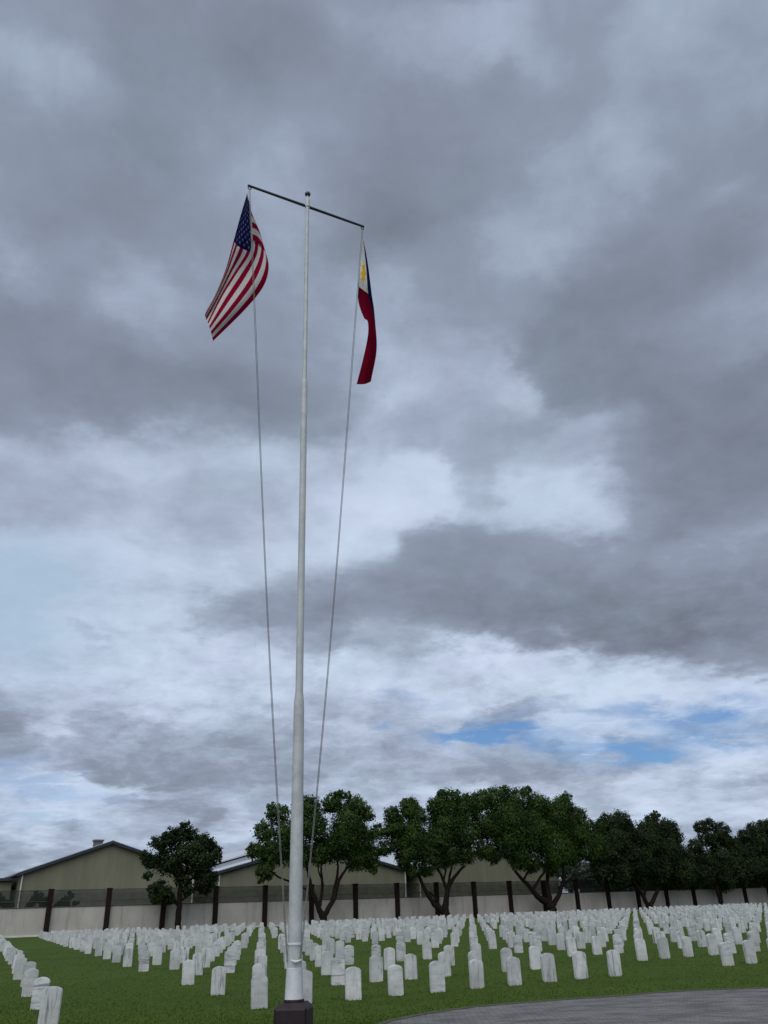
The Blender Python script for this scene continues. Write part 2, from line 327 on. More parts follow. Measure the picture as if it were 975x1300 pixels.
def mat_sun_flag():
    m, t, u, v, (d, tr) = mat_cloth('flag_sun_and_triangle', .12)
    c = t.mix(t.math('LESS_THAN', v, .5), (.125, .003, .014), (.007, .009, .038))
    tri = t.math('LESS_THAN', t.math('ABSOLUTE', t.math('SUBTRACT', v, .5)), t.math('MULTIPLY_ADD', u, -.5/.433, .5))
    c = t.mix(tri, c, (.60, .60, .60))
    du = t.math('MULTIPLY', t.math('SUBTRACT', u, .148), 2.0); dv = t.math('SUBTRACT', v, .5)
    dist = t.vec('LENGTH', t.comb(du, dv, 0)); ang = t.math('ARCTAN2', du, dv)
    ray_ = t.math('POWER', t.math('ABSOLUTE', t.math('COSINE', t.math('MULTIPLY', ang, 4.0))), 6.0)
    sun_ = t.math('LESS_THAN', dist, t.math('MULTIPLY_ADD', ray_, .10, .15))
    c = t.mix(sun_, c, (.62, .36, .03))
    for (a, b_) in ((.035, .06), (.035, .94), (.375, .5)):
        dd = t.vec('LENGTH', t.comb(t.math('MULTIPLY', t.math('SUBTRACT', u, a), 2.0), t.math('SUBTRACT', v, b_), 0))
        c = t.mix(t.math('LESS_THAN', dd, .035), c, (.62, .38, .04))
    t.put(d.inputs[0], c); t.put(tr.inputs[0], c); return m

M = {}
M['lawn'] = mat_lawn(); M['paving'] = mat_paving(); M['marble'] = mat_marble(); M['wall'] = mat_wall()
M['siding'] = mat_siding('tan_siding', (.125, .121, .083), (.152, .146, .101)); M['siding_low'] = mat_siding('lower_siding', (.095, .092, .070), (.112, .108, .083))
M['mastpaint'] = simple('greyed_white_paint', (.27, .285, .29), (.36, .375, .38), 6, .5, .3)
M['roof'] = simple('grey_roof_sheet', (.30, .32, .36), (.38, .40, .44), .5, .45, .5)
M['trim'] = simple('dark_blue_trim', (.016, .019, .028), (.024, .028, .038), 2, .5)
M['post'] = simple('dark_brown_paint', (.010, .006, .005), (.018, .010, .009), 4, .8, .08)
M['cap'] = simple('wall_coping', (.04, .037, .035), (.065, .06, .055), 2, .8)
M['plinth'] = simple('pale_concrete', (.42, .41, .37), (.5, .49, .45), 2, .85)
M['paint'] = simple('chalky_white_paint', (.36, .37, .39), (.47, .48, .50), 5, .55, .3, 0, .1)
M['polegrey'] = simple('grey_pole_paint', (.30, .315, .315), (.37, .385, .385), 5, .45, .35)
M['iron'] = simple('dark_iron', (.018, .022, .024), (.03, .034, .036), 8, .45, .4, .2)
M['maroon'] = simple('dark_maroon_stone', (.011, .006, .008), (.019, .011, .013), 6, .55, .2, 0, .05)
M['bark'] = simple('dark_bark', (.008, .006, .005), (.017, .013, .010), 5, .9, .05, 0, .5)
M['rope'] = simple('weathered_rope', (.10, .10, .10), (.15, .15, .145), 20, .9, .1)
M['slab'] = simple('grey_slab', (.10, .10, .10), (.18, .18, .18), 3, .9)
M['pipe'] = simple('pale_pipe', (.38, .38, .36), (.45, .45, .43), 3, .6)
M['leaf'] = mat_foliage('broad_leaves', (.008, .016, .003), (.021, .044, .008), (.054, .098, .014))
M['leaf_dark'] = mat_foliage('fine_dark_leaves', (.006, .012, .004), (.013, .024, .007), (.030, .050, .012))
M['leaf_pale'] = mat_foliage('grey_green_leaves', (.028, .042, .032), (.042, .058, .044), (.06, .078, .058))  # paler, greyer green for one tree behind the wall
M['grass'] = mat_foliage('grass_blades', (.037, .064, .006), (.043, .072, .007), (.052, .081, .010))
def mat_net():
    m = bpy.data.materials.new('shade_net'); m.use_nodes = True; t = NT(m.node_tree); t.n.clear()
    out = t.new('ShaderNodeOutputMaterial'); d = t.new('ShaderNodeBsdfDiffuse'); d.inputs[0].default_value = (.04, .045, .042, 1)
    tr = t.new('ShaderNodeBsdfTransparent'); mx = t.new('ShaderNodeMixShader'); n = t.noise(wpos(t), 1.4, 4, .6)
    t.put(mx.inputs[0], t.maprange(n, .3, .7, .27, .40)); t.l.new(tr.outputs[0], mx.inputs[1]); t.l.new(d.outputs[0], mx.inputs[2]); t.l.new(mx.outputs[0], out.inputs[0])
    return m
M['net'] = mat_net()

# ------------------------------------------------------------------ ground, paving
bm = bmesh.new()
vs = [bm.verts.new(v) for v in ((-4000, -600, 0), (4000, -600, 0), (4000, 5000, 0), (-4000, 5000, 0))]; bm.faces.new(vs)
tag(mesh_obj('lawn', bm, M['lawn']), kind='structure')
edge = [(-.35, 15.2), (-.12, 15.8), (.55, 16.65), (1.33, 17.3), (2.1, 17.68), (2.89, 17.98), (3.7, 18.22), (4.53, 18.5), (5.1, 18.75), (5.62, 18.92), (6.4, 19.0), (7.37, 18.98), (8.6, 18.85), (10, 18.4), (12, 17.2), (14, 15.4), (16, 12.8), (18, 9), (20, 3), (22, -8), (24, -30), (-9, -30), (-7, -8), (-5.5, 2), (-3.6, 7), (-1.9, 10.2), (-.9, 12.4)]
bm = bmesh.new()
vs = [bm.verts.new((x, y, .012)) for x, y in edge]; f = bm.faces.new(vs); f.normal_update()
if f.normal.z < 0: f.normal_flip()
tag(mesh_obj('paved_drive', bm, M['paving']), kind='structure')
bm = bmesh.new()
cx, cy = 7.0, 6.0
def inset(p, d):
    v = Vector((p[0]-cx, p[1]-cy)); return Vector(p) + v.normalized()*d
kk = edge[:20]
for i in range(len(kk)-1):
    a, b = kk[i], kk[i+1]; a2, b2 = inset(a, .14), inset(b, .14)
    A = [Vector((*q, 0)) for q in (a, b)] + [Vector((*b2, 0)), Vector((*a2, 0))]
    lo = [bm.verts.new(v) for v in A]; hi = [bm.verts.new(v + Vector((0, 0, .022))) for v in A]
    bm.faces.new(hi)
    for k in range(4): bm.faces.new((lo[k], lo[(k+1) % 4], hi[(k+1) % 4], hi[k]))
bmesh.ops.remove_doubles(bm, verts=bm.verts, dist=.0005); bmesh.ops.recalc_face_normals(bm, faces=bm.faces)
tag(mesh_obj('kerb_edge', bm, simple('soil_edge', (.035, .04, .02), (.06, .06, .035), 6, .95)), kind='structure')

# ------------------------------------------------------------------ headstones
A0 = Vector((-2.812, 18.486, 0)); LA = Vector((.912, .527, 0)); LB = Vector((-1.461, 3.174, 0)); GAP = 2.876
PERIOD = 12.876
def headstone_bm(w=.33, h=.61, th=.115, rise=.045, bev=.012):
    bm = bmesh.new(); prof = [(-w/2, -.12)]
    n = 10
    for k in range(n+1):
        x = -w/2 + w*k/n; prof.append((x, h - rise*((2*x/w)**2)))
    prof.append((w/2, -.12))
    fr = [bm.verts.new((x, -th/2, z)) for x, z in prof]; bk = [bm.verts.new((x, th/2, z)) for x, z in prof]
    bm.faces.new(fr); bm.faces.new(bk[::-1]); m = len(prof)
    for k in range(m): bm.faces.new((fr[(k+1) % m], fr[k], bk[k], bk[(k+1) % m]))
    bmesh.ops.recalc_face_normals(bm, faces=bm.faces)
    es = [e for e in bm.edges if len(e.link_faces) == 2 and e.calc_face_angle(0) > .5 and max(v.co.z for v in e.verts) > 0]
    bmesh.ops.bevel(bm, geom=es, offset=bev, segments=2, affect='EDGES')
    return bm
SM = []
for k, (w, h, th, rs, bv) in enumerate(((.335, .61, .12, .056, .016), (.33, .595, .11, .062, .017), (.34, .625, .125, .050, .014))):
    me = bpy.data.meshes.new('headstone'); b_ = headstone_bm(w, h, th, rs, bv); b_.to_mesh(me); b_.free(); me.materials.append(M['marble']); SM.append(me)
FACE = math.radians(15)          # the stones look a little to the right of the camera
ORD = ['first', 'second', 'third', 'fourth', 'fifth', 'sixth', 'seventh', 'eighth', 'ninth', 'tenth', 'eleventh', 'twelfth', 'thirteenth', 'fourteenth', 'fifteenth', 'sixteenth', 'seventeenth', 'eighteenth', 'nineteenth', 'twentieth', 'twenty-first', 'twenty-second', 'twenty-third']
SPECIAL = {  # (plot, place in row, row): streaked, banded, greyed  as seen in the photograph
 (0, 0, 0): (0, .2, .5), (0, 1, 0): (.1, .1, .7), (0, 2, 0): (.15, .1, 0), (0, 3, 0): (.1, .2, 0), (0, 4, 0): (0, .3, .1), (0, 5, 0): (.5, 0, .3), (0, 6, 0): (.6, .1, .3), (0, 7, 0): (.95, 0, .1), (0, 8, 0): (.9, 0, .1), (0, 9, 0): (1, 0, 0),
 (0, 1, 1): (1, 0, .35), (0, 0, 1): (.8, 0, 0), (0, 0, 2): (.1, .1, 0), (0, 0, 4): (.1, .9, .3), (0, 3, 1): (.2, .8, .1), (0, 4, 1): (1, 0, 0), (0, 5, 1): (.6, 0, .3), (0, 1, 4): (.1, .2, .4), (0, 1, 5): (.1, .1, 0), (0, 2, 1): (.3, .6, .5), (0, 9, 1): (0, 0, .1),
 (-1, 9, 0): (.9, 0, .1), (-1, 9, 1): (.2, .9, .1), (-1, 9, 2): (.1, .3, .1), (-1, 9, 3): (.1, .2, .6), (-1, 9, 4): (0, .1, 0), (-1, 8, 0): (.1, 0, .1), (1, 0, 0): (.1, .3, 0), (1, 1, 0): (.4, .2, 0), (1, 0, 1): (.5, .1, .3)}
MISSING = {(0, 0, 3), (0, 5, 2), (0, 7, 2), (0, 6, 5), (0, 3, 6), (0, 8, 4)}
def in_view(p, h=.6):
    d = p + Vector((0, 0, h)) - CAM; z = d.dot(fwd)
    if z < 1: return False
    x = 487.5 + F*d.dot(RT)/z; y = 650 - F*d.dot(UP)/z
    return -14 < x < 990 and y < 1300
stones = []
for plot in range(-5, 12):
    for i in range(10):
        for j in range(0, 23):
            if (plot, i, j) in MISSING: continue
            if (plot, i, j) not in SPECIAL and j > 1 and rng.random() < .035: continue
            shift = PERIOD*plot if plot >= 0 else PERIOD*plot + .16
            p = A0 + LA*(i + shift) + LB*j
            p += Vector((rng.normal(0, .035), rng.normal(0, .05), 0))
            if in_view(p): stones.append((p.y, plot, i, j, p))
stones.sort(key=lambda s: s[0])
PLOT = {0: 'plot behind the flagpole'}
def plotname(k): return PLOT.get(k, 'plot left of the wide aisle' if k < 0 else ('right-hand plot' if k == 1 else ('second plot to the right' if k == 2 else 'third plot to the right')))
inst = stones[:300]; rest = stones[300:]
grp = 'white marble headstones in rows'
first_vis = {}
for (_, plot, i, j, p) in stones: first_vis.setdefault((plot, j), []).append(i)
for (_, plot, i, j, p) in inst:
    o = bpy.data.objects.new('headstone', SM[int(rng.integers(0, 3))]); COL.objects.link(o)
    o.location = p - Vector((0, 0, abs(rng.normal(0, .012))))
    o.rotation_euler = (rng.normal(0, .014), rng.normal(0, .011), FACE + rng.normal(0, .04))
    a = SPECIAL.get((plot, i, j))
    if a is None:
        r = rng.random(); a = (rng.uniform(.5, 1), 0, .1) if r < .28 else ((.1, rng.uniform(.5, .9), .2) if r < .48 else (.05, .1, float(rng.uniform(0, .8))))
    o['streaked'], o['banded'], o['greyed'] = [float(x) for x in a]
    look = 'dark-streaked white headstone' if a[0] > .65 else ('grey-banded headstone' if a[1] > .65 else ('greyish headstone' if a[2] > .4 else 'white headstone'))
    row = sorted(first_vis[(plot, j)])
    n = row.index(i) if plot >= 0 else len(row)-1-row.index(i)
    side = 'left' if plot >= 0 else 'right'
    rname = 'front row' if j == 0 else ORD[j] + ' row'
    tag(o, f'{look}, {ORD[n]} from {side} in {rname}, {plotname(plot)}', 'headstone', grp)
# the farther ones, one mass
tv, tf = [], []
mesh0 = SM[0]; base = np.array([v.co for v in mesh0.vertices]); polys = [list(p.vertices) for p in mesh0.polygons]
bm = bmesh.new()
for (_, plot, i, j, p) in rest:
    mtx = Matrix.Translation(p) @ Matrix.Rotation(FACE + rng.normal(0, .04), 4, 'Z') @ Matrix.Rotation(rng.normal(0, .014), 4, 'X') @ Matrix.Scale(1 + rng.normal(0, .03), 4, (0, 0, 1))
    sub = [bm.verts.new(mtx @ v.co) for v in mesh0.vertices]
    for pl in polys: bm.faces.new([sub[k] for k in pl])
o = mesh_obj('far_headstones', bm, M['marble'])
tag(o, 'far rows of small white headstones in front of the wall', 'headstones', 'white marble headstones in rows', 'stuff')
o['streaked'], o['banded'], o['greyed'] = .25, .25, .15
print('STONES', len(inst), len(rest))

# grass blades over the near lawn
def foot_grass():
    Vs = []
    ca, sa = math.cos(FACE), math.sin(FACE)
    for (_, plot, i, j, p) in inst[:190]:
        n = 36; q = rng.random(n)*2-1; side = rng.integers(0, 4, n)
        lx = np.where(side < 2, q*.18, np.where(side == 2, .18, -.18)); ly = np.where(side == 0, -.07, np.where(side == 1, .07, q*.07))
        X = p.x + lx*ca - ly*sa + rng.normal(0, .012, n); Y = p.y + lx*sa + ly*ca + rng.normal(0, .012, n)
        h = rng.uniform(.02, .05, n); w = rng.uniform(.006, .011, n); a = rng.uniform(0, 6.28, n)
        V = np.zeros((n, 3, 3)); V[:, 0] = np.stack([X-w*np.cos(a), Y-w*np.sin(a), 0*X], 1); V[:, 1] = np.stack([X+w*np.cos(a), Y+w*np.sin(a), 0*X], 1)
        V[:, 2] = np.stack([X+rng.normal(0, .4, n)*h, Y+rng.normal(0, .4, n)*h, h], 1); Vs.append(V)
    V = np.concatenate(Vs).reshape(-1, 3)
    return V
def grass():
    N = 110000
    Y = 15.0 + 42*rng.random(N)**2.4; X = (rng.random(N)-.5)*2*(Y*.56+.8)
    # keep off the paving
    ex = np.array([e[0] for e in edge[:20]]); ey = np.array([e[1] for e in edge[:20]])
    lim = np.where((X > ex[0]) & (X < ex[-1]), np.interp(X, ex, ey), 0) + .10
    k = Y > lim; X, Y = X[k], Y[k]; N = len(X)
    h = rng.uniform(.012, .038, N); w = rng.uniform(.006, .013, N); a = rng.uniform(0, 6.28, N); lx = rng.normal(0, .35, N)*h; ly = rng.normal(0, .35, N)*h
    V = np.zeros((N, 3, 3)); V[:, 0] = np.stack([X - w*np.cos(a), Y - w*np.sin(a), np.zeros(N)], 1); V[:, 1] = np.stack([X + w*np.cos(a), Y + w*np.sin(a), np.zeros(N)], 1)
    V[:, 2] = np.stack([X + lx, Y + ly, h], 1)
    V = np.concatenate([V.reshape(-1, 3), foot_grass()])
    o = arrays_obj('grass', V, np.arange(len(V)).reshape(-1, 3), M['grass'])
    tag(o, 'short mown grass between the headstones', 'grass', kind='stuff')
grass()

# ------------------------------------------------------------------ flagpole
PB = Vector((-1.418, 12.5, 0))
fp = thing('flagpole', 'tall white and grey tapering flagpole with crossbar on a dark maroon base', 'flagpole', PB)
zt = .62
bm = bmesh.new()
hw = .225; yaw = math.radians(-6)
ex_, ey_ = Vector((math.cos(yaw), math.sin(yaw), 0)), Vector((-math.sin(yaw), math.cos(yaw), 0))
def ring(hw_, z): return [bm.verts.new(PB + ex_*(sx*hw_) + ey_*(sy*hw_) + Vector((0, 0, z))) for sx, sy in ((-1, -1), (1, -1), (1, 1), (-1, 1))]
rs = [ring(hw, -.05), ring(hw, zt-.075), ring(hw-.02, zt-.05), ring(.165, zt-.012), ring(.155, zt)]
for a, b in zip(rs, rs[1:]):
    for k in range(4): bm.faces.new((a[k], a[(k+1) % 4], b[(k+1) % 4], b[k]))
bm.faces.new(rs[-1])
bmesh.ops.bevel(bm, geom=[e for e in bm.edges if abs(e.verts[0].co.z-e.verts[1].co.z) > .3], offset=.03, segments=3, affect='EDGES')
mesh_obj('pedestal', bm, M['maroon'], fp)
bm = bmesh.new(); lathe(bm, PB, [(.138, zt), (.138, zt+.02), (.132, zt+.035)]); mesh_obj('base_ring', bm, M['maroon'], fp)
bm = bmesh.new(); lathe(bm, PB, [(.126, zt+.035), (.124, zt+.05), (.117, zt+.22), (.110, zt+.36), (.108, zt+.395), (.103, 1.02)]); mesh_obj('lower_sleeve', bm, M['paint'], fp, True)
bm = bmesh.new(); lathe(bm, PB, [(.100, 1.285), (.107, 1.29), (.107, 1.315), (.100, 1.32)]); mesh_obj('collar', bm, M['paint'], fp)
bm = bmesh.new(); lathe(bm, PB, [(.1005, 1.02), (.098, 1.3), (.0945, 1.9), (.087, 3.2), (.081, 4.52), (.078, 4.60), (.065, 4.74), (.062, 4.76)]); mesh_obj('lower_mast', bm, M['mastpaint'], fp, True)
bm = bmesh.new(); lathe(bm, PB, [(.060, 4.76), (.059, 5.5), (.058, 8.0), (.057, 10.6), (.055, 10.66), (.045, 10.70)]); mesh_obj('middle_mast', bm, M['polegrey'], fp, True)
bm = bmesh.new(); lathe(bm, PB, [(.042, 10.70), (.041, 12.5), (.036, 14.9), (.036, 15.28)]); mesh_obj('upper_mast', bm, M['polegrey'], fp, True)
bm = bmesh.new(); lathe(bm, PB, [(.040, 15.16), (.050, 15.17), (.050, 15.38), (.030, 15.42), (.022, 15.50)]); mesh_obj('top_fitting', bm, M['polegrey'], fp)
bm = bmesh.new(); bmesh.ops.create_uvsphere(bm, u_segments=20, v_segments=12, radius=.062, matrix=Matrix.Translation(PB + Vector((0, 0, 15.55)))); mesh_obj('finial_ball', bm, M['iron'], fp, True)
ZY = 15.28
YL, YR = Vector((-2.573, 11.992, ZY)), Vector((-.271, 13.193, ZY))
bm = bmesh.new(); tube(bm, [YL, (YL+YR)/2, YR], [.026, .032, .026], 12); mesh_obj('crossbar', bm, M['iron'], fp)
for e, s in ((YL, -1), (YR, 1)):
    bm = bmesh.new(); ax = (YR-YL).normalized()
    bmesh.ops.create_uvsphere(bm, u_segments=12, v_segments=8, radius=.028, matrix=Matrix.Translation(e + ax*.02*s))
    c = e + Vector((0, 0, -.065)); pts = [c + (ax*math.cos(k*math.pi/6) + Vector((0, 0, 1))*math.sin(k*math.pi/6))*.035 for k in range(13)]
    tube(bm, pts, [.010]*13, 6, False)
    mesh_obj('pulley', bm, M['iron'], fp)
bm = bmesh.new(); c = at_y(376, 1221, 12.385); tube(bm, [c + Vector((-.07, -.02, .02)), c + Vector((0, -.035, 0)), c + Vector((.07, -.02, .02))], [.010, .016, .010], 8); tube(bm, [c, c + Vector((0, .05, 0))], [.015, .015], 8); mesh_obj('cleat', bm, M['paint'], fp)

def halyard(label, top, foot, bow):
    bm = bmesh.new(); n = 28
    for off in (-.012, .012):
        pts = []
        for k in range(n+1):
            f_ = k/n; p = top.lerp(foot, f_) + bow*(math.sin(math.pi*f_**1.6)) + Vector((off*(1-.5*f_), off*.4*math.sin(f_*9), 0)); pts.append(p)
        tube(bm, pts, [.0052]*(n+1), 5)
    tag(mesh_obj('halyard', bm, M['rope'], None, True), label, 'rope', 'flag halyards')
FL = at_y(365.0, 1222, 12.45); FR = at_y(381, 1222, 12.42)
halyard('pale halyard rope from left crossbar end, the one carrying the striped flag', YL + Vector((0, 0, -.13)), FL, Vector((-.045, 0, 0)))
halyard('pale halyard rope from right crossbar end, the one carrying the narrow red flag', YR + Vector((0, 0, -.13)), FR, Vector((.05, 0, 0)))

# ------------------------------------------------------------------ flags
def interp(ctrl, u):
    us = [c[0] for c in ctrl]
    # catmull-rom in u
    for k in range(len(us)-1):
        if u <= us[k+1] or k == len(us)-2: break
    t_ = (u-us[k])/(us[k+1]-us[k])
    P = [np.array(c[1:], float) for c in ctrl]
    p1, p2 = P[k], P[k+1]; p0 = P[k-1] if k > 0 else 2*p1-p2; p3 = P[k+2] if k+2 < len(P) else 2*p2-p1
    return .5*((2*p1) + (-p0+p2)*t_ + (2*p0-5*p1+4*p2-p3)*t_**2 + (-p0+3*p1-3*p2+p3)*t_**3)
def flag(name, label, mat, rows, depth, y0, nu=72, nv=52, ripple=None):
    vk = [r[0] for r in rows]
    V = []; UV = []
    for a in range(nu+1):
        u = a/nu; line = [(r[0], *interp(r[1], u)) for r in rows]; back = .55*min(1, u*1.4)
        for b in range(nv+1):
            v = b/nv; x, y, dp = interp(line, v)
            if ripple: dx, dd_ = ripple(u, v); x += dx; dp += dd_
            V.append(at_y(x, y, y0 + dp + back)); UV.append((u, v))
    bm = bmesh.new(); vv = [bm.verts.new(p) for p in V]; uvl = bm.loops.layers.uv.new('UVMap')
    idx = lambda a, b: a*(nv+1)+b
    for a in range(nu):
        for b in range(nv):
            ids = (idx(a, b), idx(a+1, b), idx(a+1, b+1), idx(a, b+1))
            f_ = bm.faces.new([vv[i] for i in ids])
            for lp, i in zip(f_.loops, ids): lp[uvl].uv = UV[i]
    o = mesh_obj(name, bm, mat, None, True); tag(o, label, 'flag', 'flags on the flagpole'); return o
# each control: u, photo x, photo y, metres nearer (-) or farther (+) than the crossbar's end
us_rows = [
 (0.0, [(0, 314.5, 243, 0), (.1, 310, 258, -.02), (.2, 305.5, 273, -.05), (.4, 296.5, 305, -.10), (.6, 286.0, 342, -.04), (.8, 273.0, 374, -.06), (1, 261, 396, .02)]),
 (.23, [(0, 315.5, 250, .02), (.1, 313, 266, .0), (.2, 309, 283, -.02), (.4, 301.5, 312, -.02), (.6, 289, 345, .09), (.8, 275, 376, .07), (1, 260.5, 402, .10)]),
 (7/13, [(0, 317.2, 258, .05), (.1, 319.0, 273, .10), (.2, 319.0, 292, .06), (.4, 317.5, 320, .0), (.6, 300.0, 348, -.05), (.8, 282.5, 376, -.09), (1, 264.5, 411, -.06)]),
 (.77, [(0, 318.4, 281, .10), (.1, 326.0, 286, .30), (.2, 331.0, 301, .36), (.4, 330.5, 323.5, .14), (.6, 318.5, 352, .04), (.8, 296.5, 384, -.03), (1, 267.5, 421, -.06)]),
 (1.0, [(0, 319.4, 304, .16), (.1, 328.0, 309, .36), (.2, 337.0, 320, .44), (.4, 341.0, 341, .32), (.6, 333.5, 365, .18), (.8, 310.0, 394, .05), (1, 270.5, 433, -.02)])]
def us_ripple(u, v):
    e = u*(1-u)*4*.5 + u*.6
    d = .085*e*math.sin(9*v + 5*u) + .045*e*math.sin(21*v - 4*u)*max(0, 1-1.6*v) + .02*e*math.sin(17*v + 3*u)
    return 1.2*e*math.sin(13*v + 2*u)*max(0, .45-v), d
flag('flag', 'large red and white striped flag with starry blue canton hanging from left crossbar end', mat_stripes(), us_rows, None, YL.y - .02, ripple=us_ripple)
ph = lambda x, y: (230 + x*.27692, 210 + y*.27701)
def row(*c): return [(u, *ph(x, y), d) for u, x, y, d in c]
ph_rows = [
 (0.0, row((0, 835, 338, 0), (.2, 855, 445, .14), (.43, 873, 585, .22), (.6, 881, 655, .55), (.8, 880, 800, .75), (1, 846, 985, .6))),
 (.25, row((0, 829, 390, .01), (.2, 848, 475, .06), (.43, 866, 585, .10), (.6, 884, 668, .42), (.8, 891, 815, .62), (1, 862, 990, .5))),
 (.5, row((0, 823, 440, .02), (.2, 840, 510, -.08), (.43, 857, 588, -.06), (.6, 880, 680, .26), (.8, 897, 838, .5), (1, 871, 990, .4))),
 (.75, row((0, 817, 492, .02), (.2, 827, 560, -.03), (.43, 848, 655, -.06), (.6, 868, 735, -.06), (.8, 868, 880, -.02), (1, 840, 1002, .0))),
 (1.0, row((0, 811, 545, .02), (.2, 813, 625, .05), (.36, 838, 697, .02), (.45, 856, 716, -.02), (.6, 857, 780, -.14), (.8, 836, 885, -.20), (1, 806, 1003, -.14)))]
def ph_ripple(u, v): return .5*u*math.sin(11*v), .05*math.sin(8*v + 6*u)*min(1, u*2)
flag('flag', 'narrow limp flag of blue and red, yellow sun on white, at right crossbar end', mat_sun_flag(), ph_rows, None, YR.y + .02, ripple=ph_ripple)

# ------------------------------------------------------------------ boundary wall
S0, S1 = -41.0, 185.0
bw = thing('boundary_wall', 'long weathered grey boundary wall with tall dark posts behind the headstones', 'wall', site(0, 0))
def wbox(bm, s0, s1, o0, o1, z0, z1, bevel=0): box(bm, site(s0, o0, z0), WD*(s1-s0), WN*(o1-o0), Vector((0, 0, z1-z0)), bevel)
bm = bmesh.new(); wbox(bm, S0, S1, 0, .22, -.1, 2.70); mesh_obj('wall_panel', bm, M['wall'], bw)
bm = bmesh.new(); wbox(bm, S0, S1, -.06, .28, 2.703, 2.80); mesh_obj('coping', bm, M['cap'], bw)
bm = bmesh.new(); wbox(bm, S0, S1, -.16, -.003, -.05, .16, .01); mesh_obj('plinth', bm, M['plinth'], bw)
ps = [.69 + 6.12*k for k in range(-6, 31)]
for s in ps:
    bm = bmesh.new(); wbox(bm, s-.25, s+.25, -.42, .10, -.1, 4.40, .02); wbox(bm, s-.29, s+.29, -.46, .14, 4.403, 4.50, .015); mesh_obj('post', bm, M['post'], bw)
for a, b in zip(ps, ps[1:]):
    if b < S0 or a > S1: continue
    bm = bmesh.new(); wbox(bm, a+.26, b-.26, .06, .075, 2.83, 4.40); n_ = mesh_obj('net_panel', bm, M['net'], bw)
    n_['label'] = 'dark see-through netting between the post tops'
    bm = bmesh.new(); wbox(bm, a+.26, b-.26, .0, .05, 3.28, 3.33); wbox(bm, a+.26, b-.26, .0, .05, 4.38, 4.42); mesh_obj('rail', bm, M['cap'], n_).location = (0, 0, 0)
tag(bw, None)
bm = bmesh.new()
o_ = site(-7.5, -1.6); box(bm, o_, WD*3.6, WN*.7, Vector((0, 0, .42)), .06); box(bm, site(-4.4, -1.5, .42), WD*.35, WN*.4, Vector((0, 0, .16)), .05)
tag(mesh_obj('concrete_block', bm, M['slab']), 'low grey concrete block at the foot of the wall, far left', 'block')

# ------------------------------------------------------------------ warehouses behind the wall
def warehouse(label, off, sL, sR, sA, zE, zA, depth, vent=None, over=.6, low=4.55, extra=None):
    t_ = thing('warehouse', label, 'building', site((sL+sR)/2, off), 'warehouses behind the wall')
    def prism(s0, s1, prof_z, o0, o1, bm):
        fr = [bm.verts.new(site(s, o0, z)) for s, z in prof_z]; bk = [bm.verts.new(site(s, o1, z)) for s, z in prof_z]; m = len(fr)
        bm.faces.new(fr); bm.faces.new(bk[::-1])
        for k in range(m): bm.faces.new((fr[(k+1) % m], fr[k], bk[k], bk[(k+1) % m]))
    bm = bmesh.new(); prism(sL, sR, [(sL, 0), (sR, 0), (sR, zE), (sA, zA), (sL, zE)], off, off+depth, bm); bmesh.ops.recalc_face_normals(bm, faces=bm.faces); mesh_obj('wall', bm, M['siding'], t_)
    bm = bmesh.new(); wbox(bm, sL+.05, sR-.05, off-.06, off-.003, 0, low); mesh_obj('wall_base', bm, M['siding_low'], t_)
    rf = None
    gl = (zA-zE)/(sA-sL); gr = (zA-zE)/(sR-sA)
    bm = bmesh.new(); th = .16
    prof = [(sL-over, zE-gl*over+.02), (sA, zA+.02), (sR+over, zE-gr*over+.02), (sR+over, zE-gr*over+.02+th), (sA, zA+.02+th), (sL-over, zE-gl*over+.02+th)]
    prism(0, 0, prof, off-.45, off+depth+.4, bm); bmesh.ops.recalc_face_normals(bm, faces=bm.faces); rf = mesh_obj('roof', bm, M['roof'], t_)
    bm = bmesh.new(); d_ = .34
    prof = [(sL-over, zE-gl*over+.06-d_), (sA, zA+.06-d_), (sR+over, zE-gr*over+.06-d_), (sR+over, zE-gr*over+.10), (sA, zA+.10), (sL-over, zE-gl*over+.10)]
    prism(0, 0, prof, off-.62, off-.453, bm); bmesh.ops.recalc_face_normals(bm, faces=bm.faces); mesh_obj('barge_board', bm, M['trim'], rf).location = (0, 0, 0)
    for sg, zg in ((sL-over-.12, zE-gl*over), (sR+over-.06, zE-gr*over)):
        bm = bmesh.new(); wbox(bm, sg, sg+.18, off-.6, off+depth, zg-.16, zg+.04); mesh_obj('gutter', bm, M['trim'], rf).location = (0, 0, 0)
    for sd in (sL+.12, sR-.3):
        bm = bmesh.new(); tube(bm, [site(sd, off-.18, 0), site(sd, off-.18, zE-.2)], [.09, .09], 10); mesh_obj('downpipe', bm, M['pipe'], t_)
    if vent:
        bm = bmesh.new(); sv, ov, wv, hv = vent
        zb = zA - abs(sv-sA)*gl + .1
        wbox(bm, sv-wv/2, sv+wv/2, ov, ov+1.0, zb-.3, zb+hv*.72, .02); wbox(bm, sv-wv/2-.12, sv+wv/2+.12, ov-.12, ov+1.12, zb+hv*.723, zb+hv, .02)
        mesh_obj('roof_vent', bm, simple('vent_metal', (.07, .068, .06), (.10, .097, .09), 2, .6), rf).location = (0, 0, 0)
    return t_
warehouse('tan gabled warehouse with dark roof edge and ridge vent, left of the round tree', 20, -.1, 22.6, 10.7, 7.05, 10.75, 46, vent=(9.05, 20.3, 1.1, .75))
mw = warehouse('tan gabled warehouse behind the flagpole, its grey roof slope showing', 21, 26.3, 57.6, 41.7, 6.95, 10.8, 46, over=.9)
warehouse('tan gabled warehouse mostly hidden behind the big middle trees', 20.5, 59.6, 88.8, 73.9, 6.8, 10.4, 46)
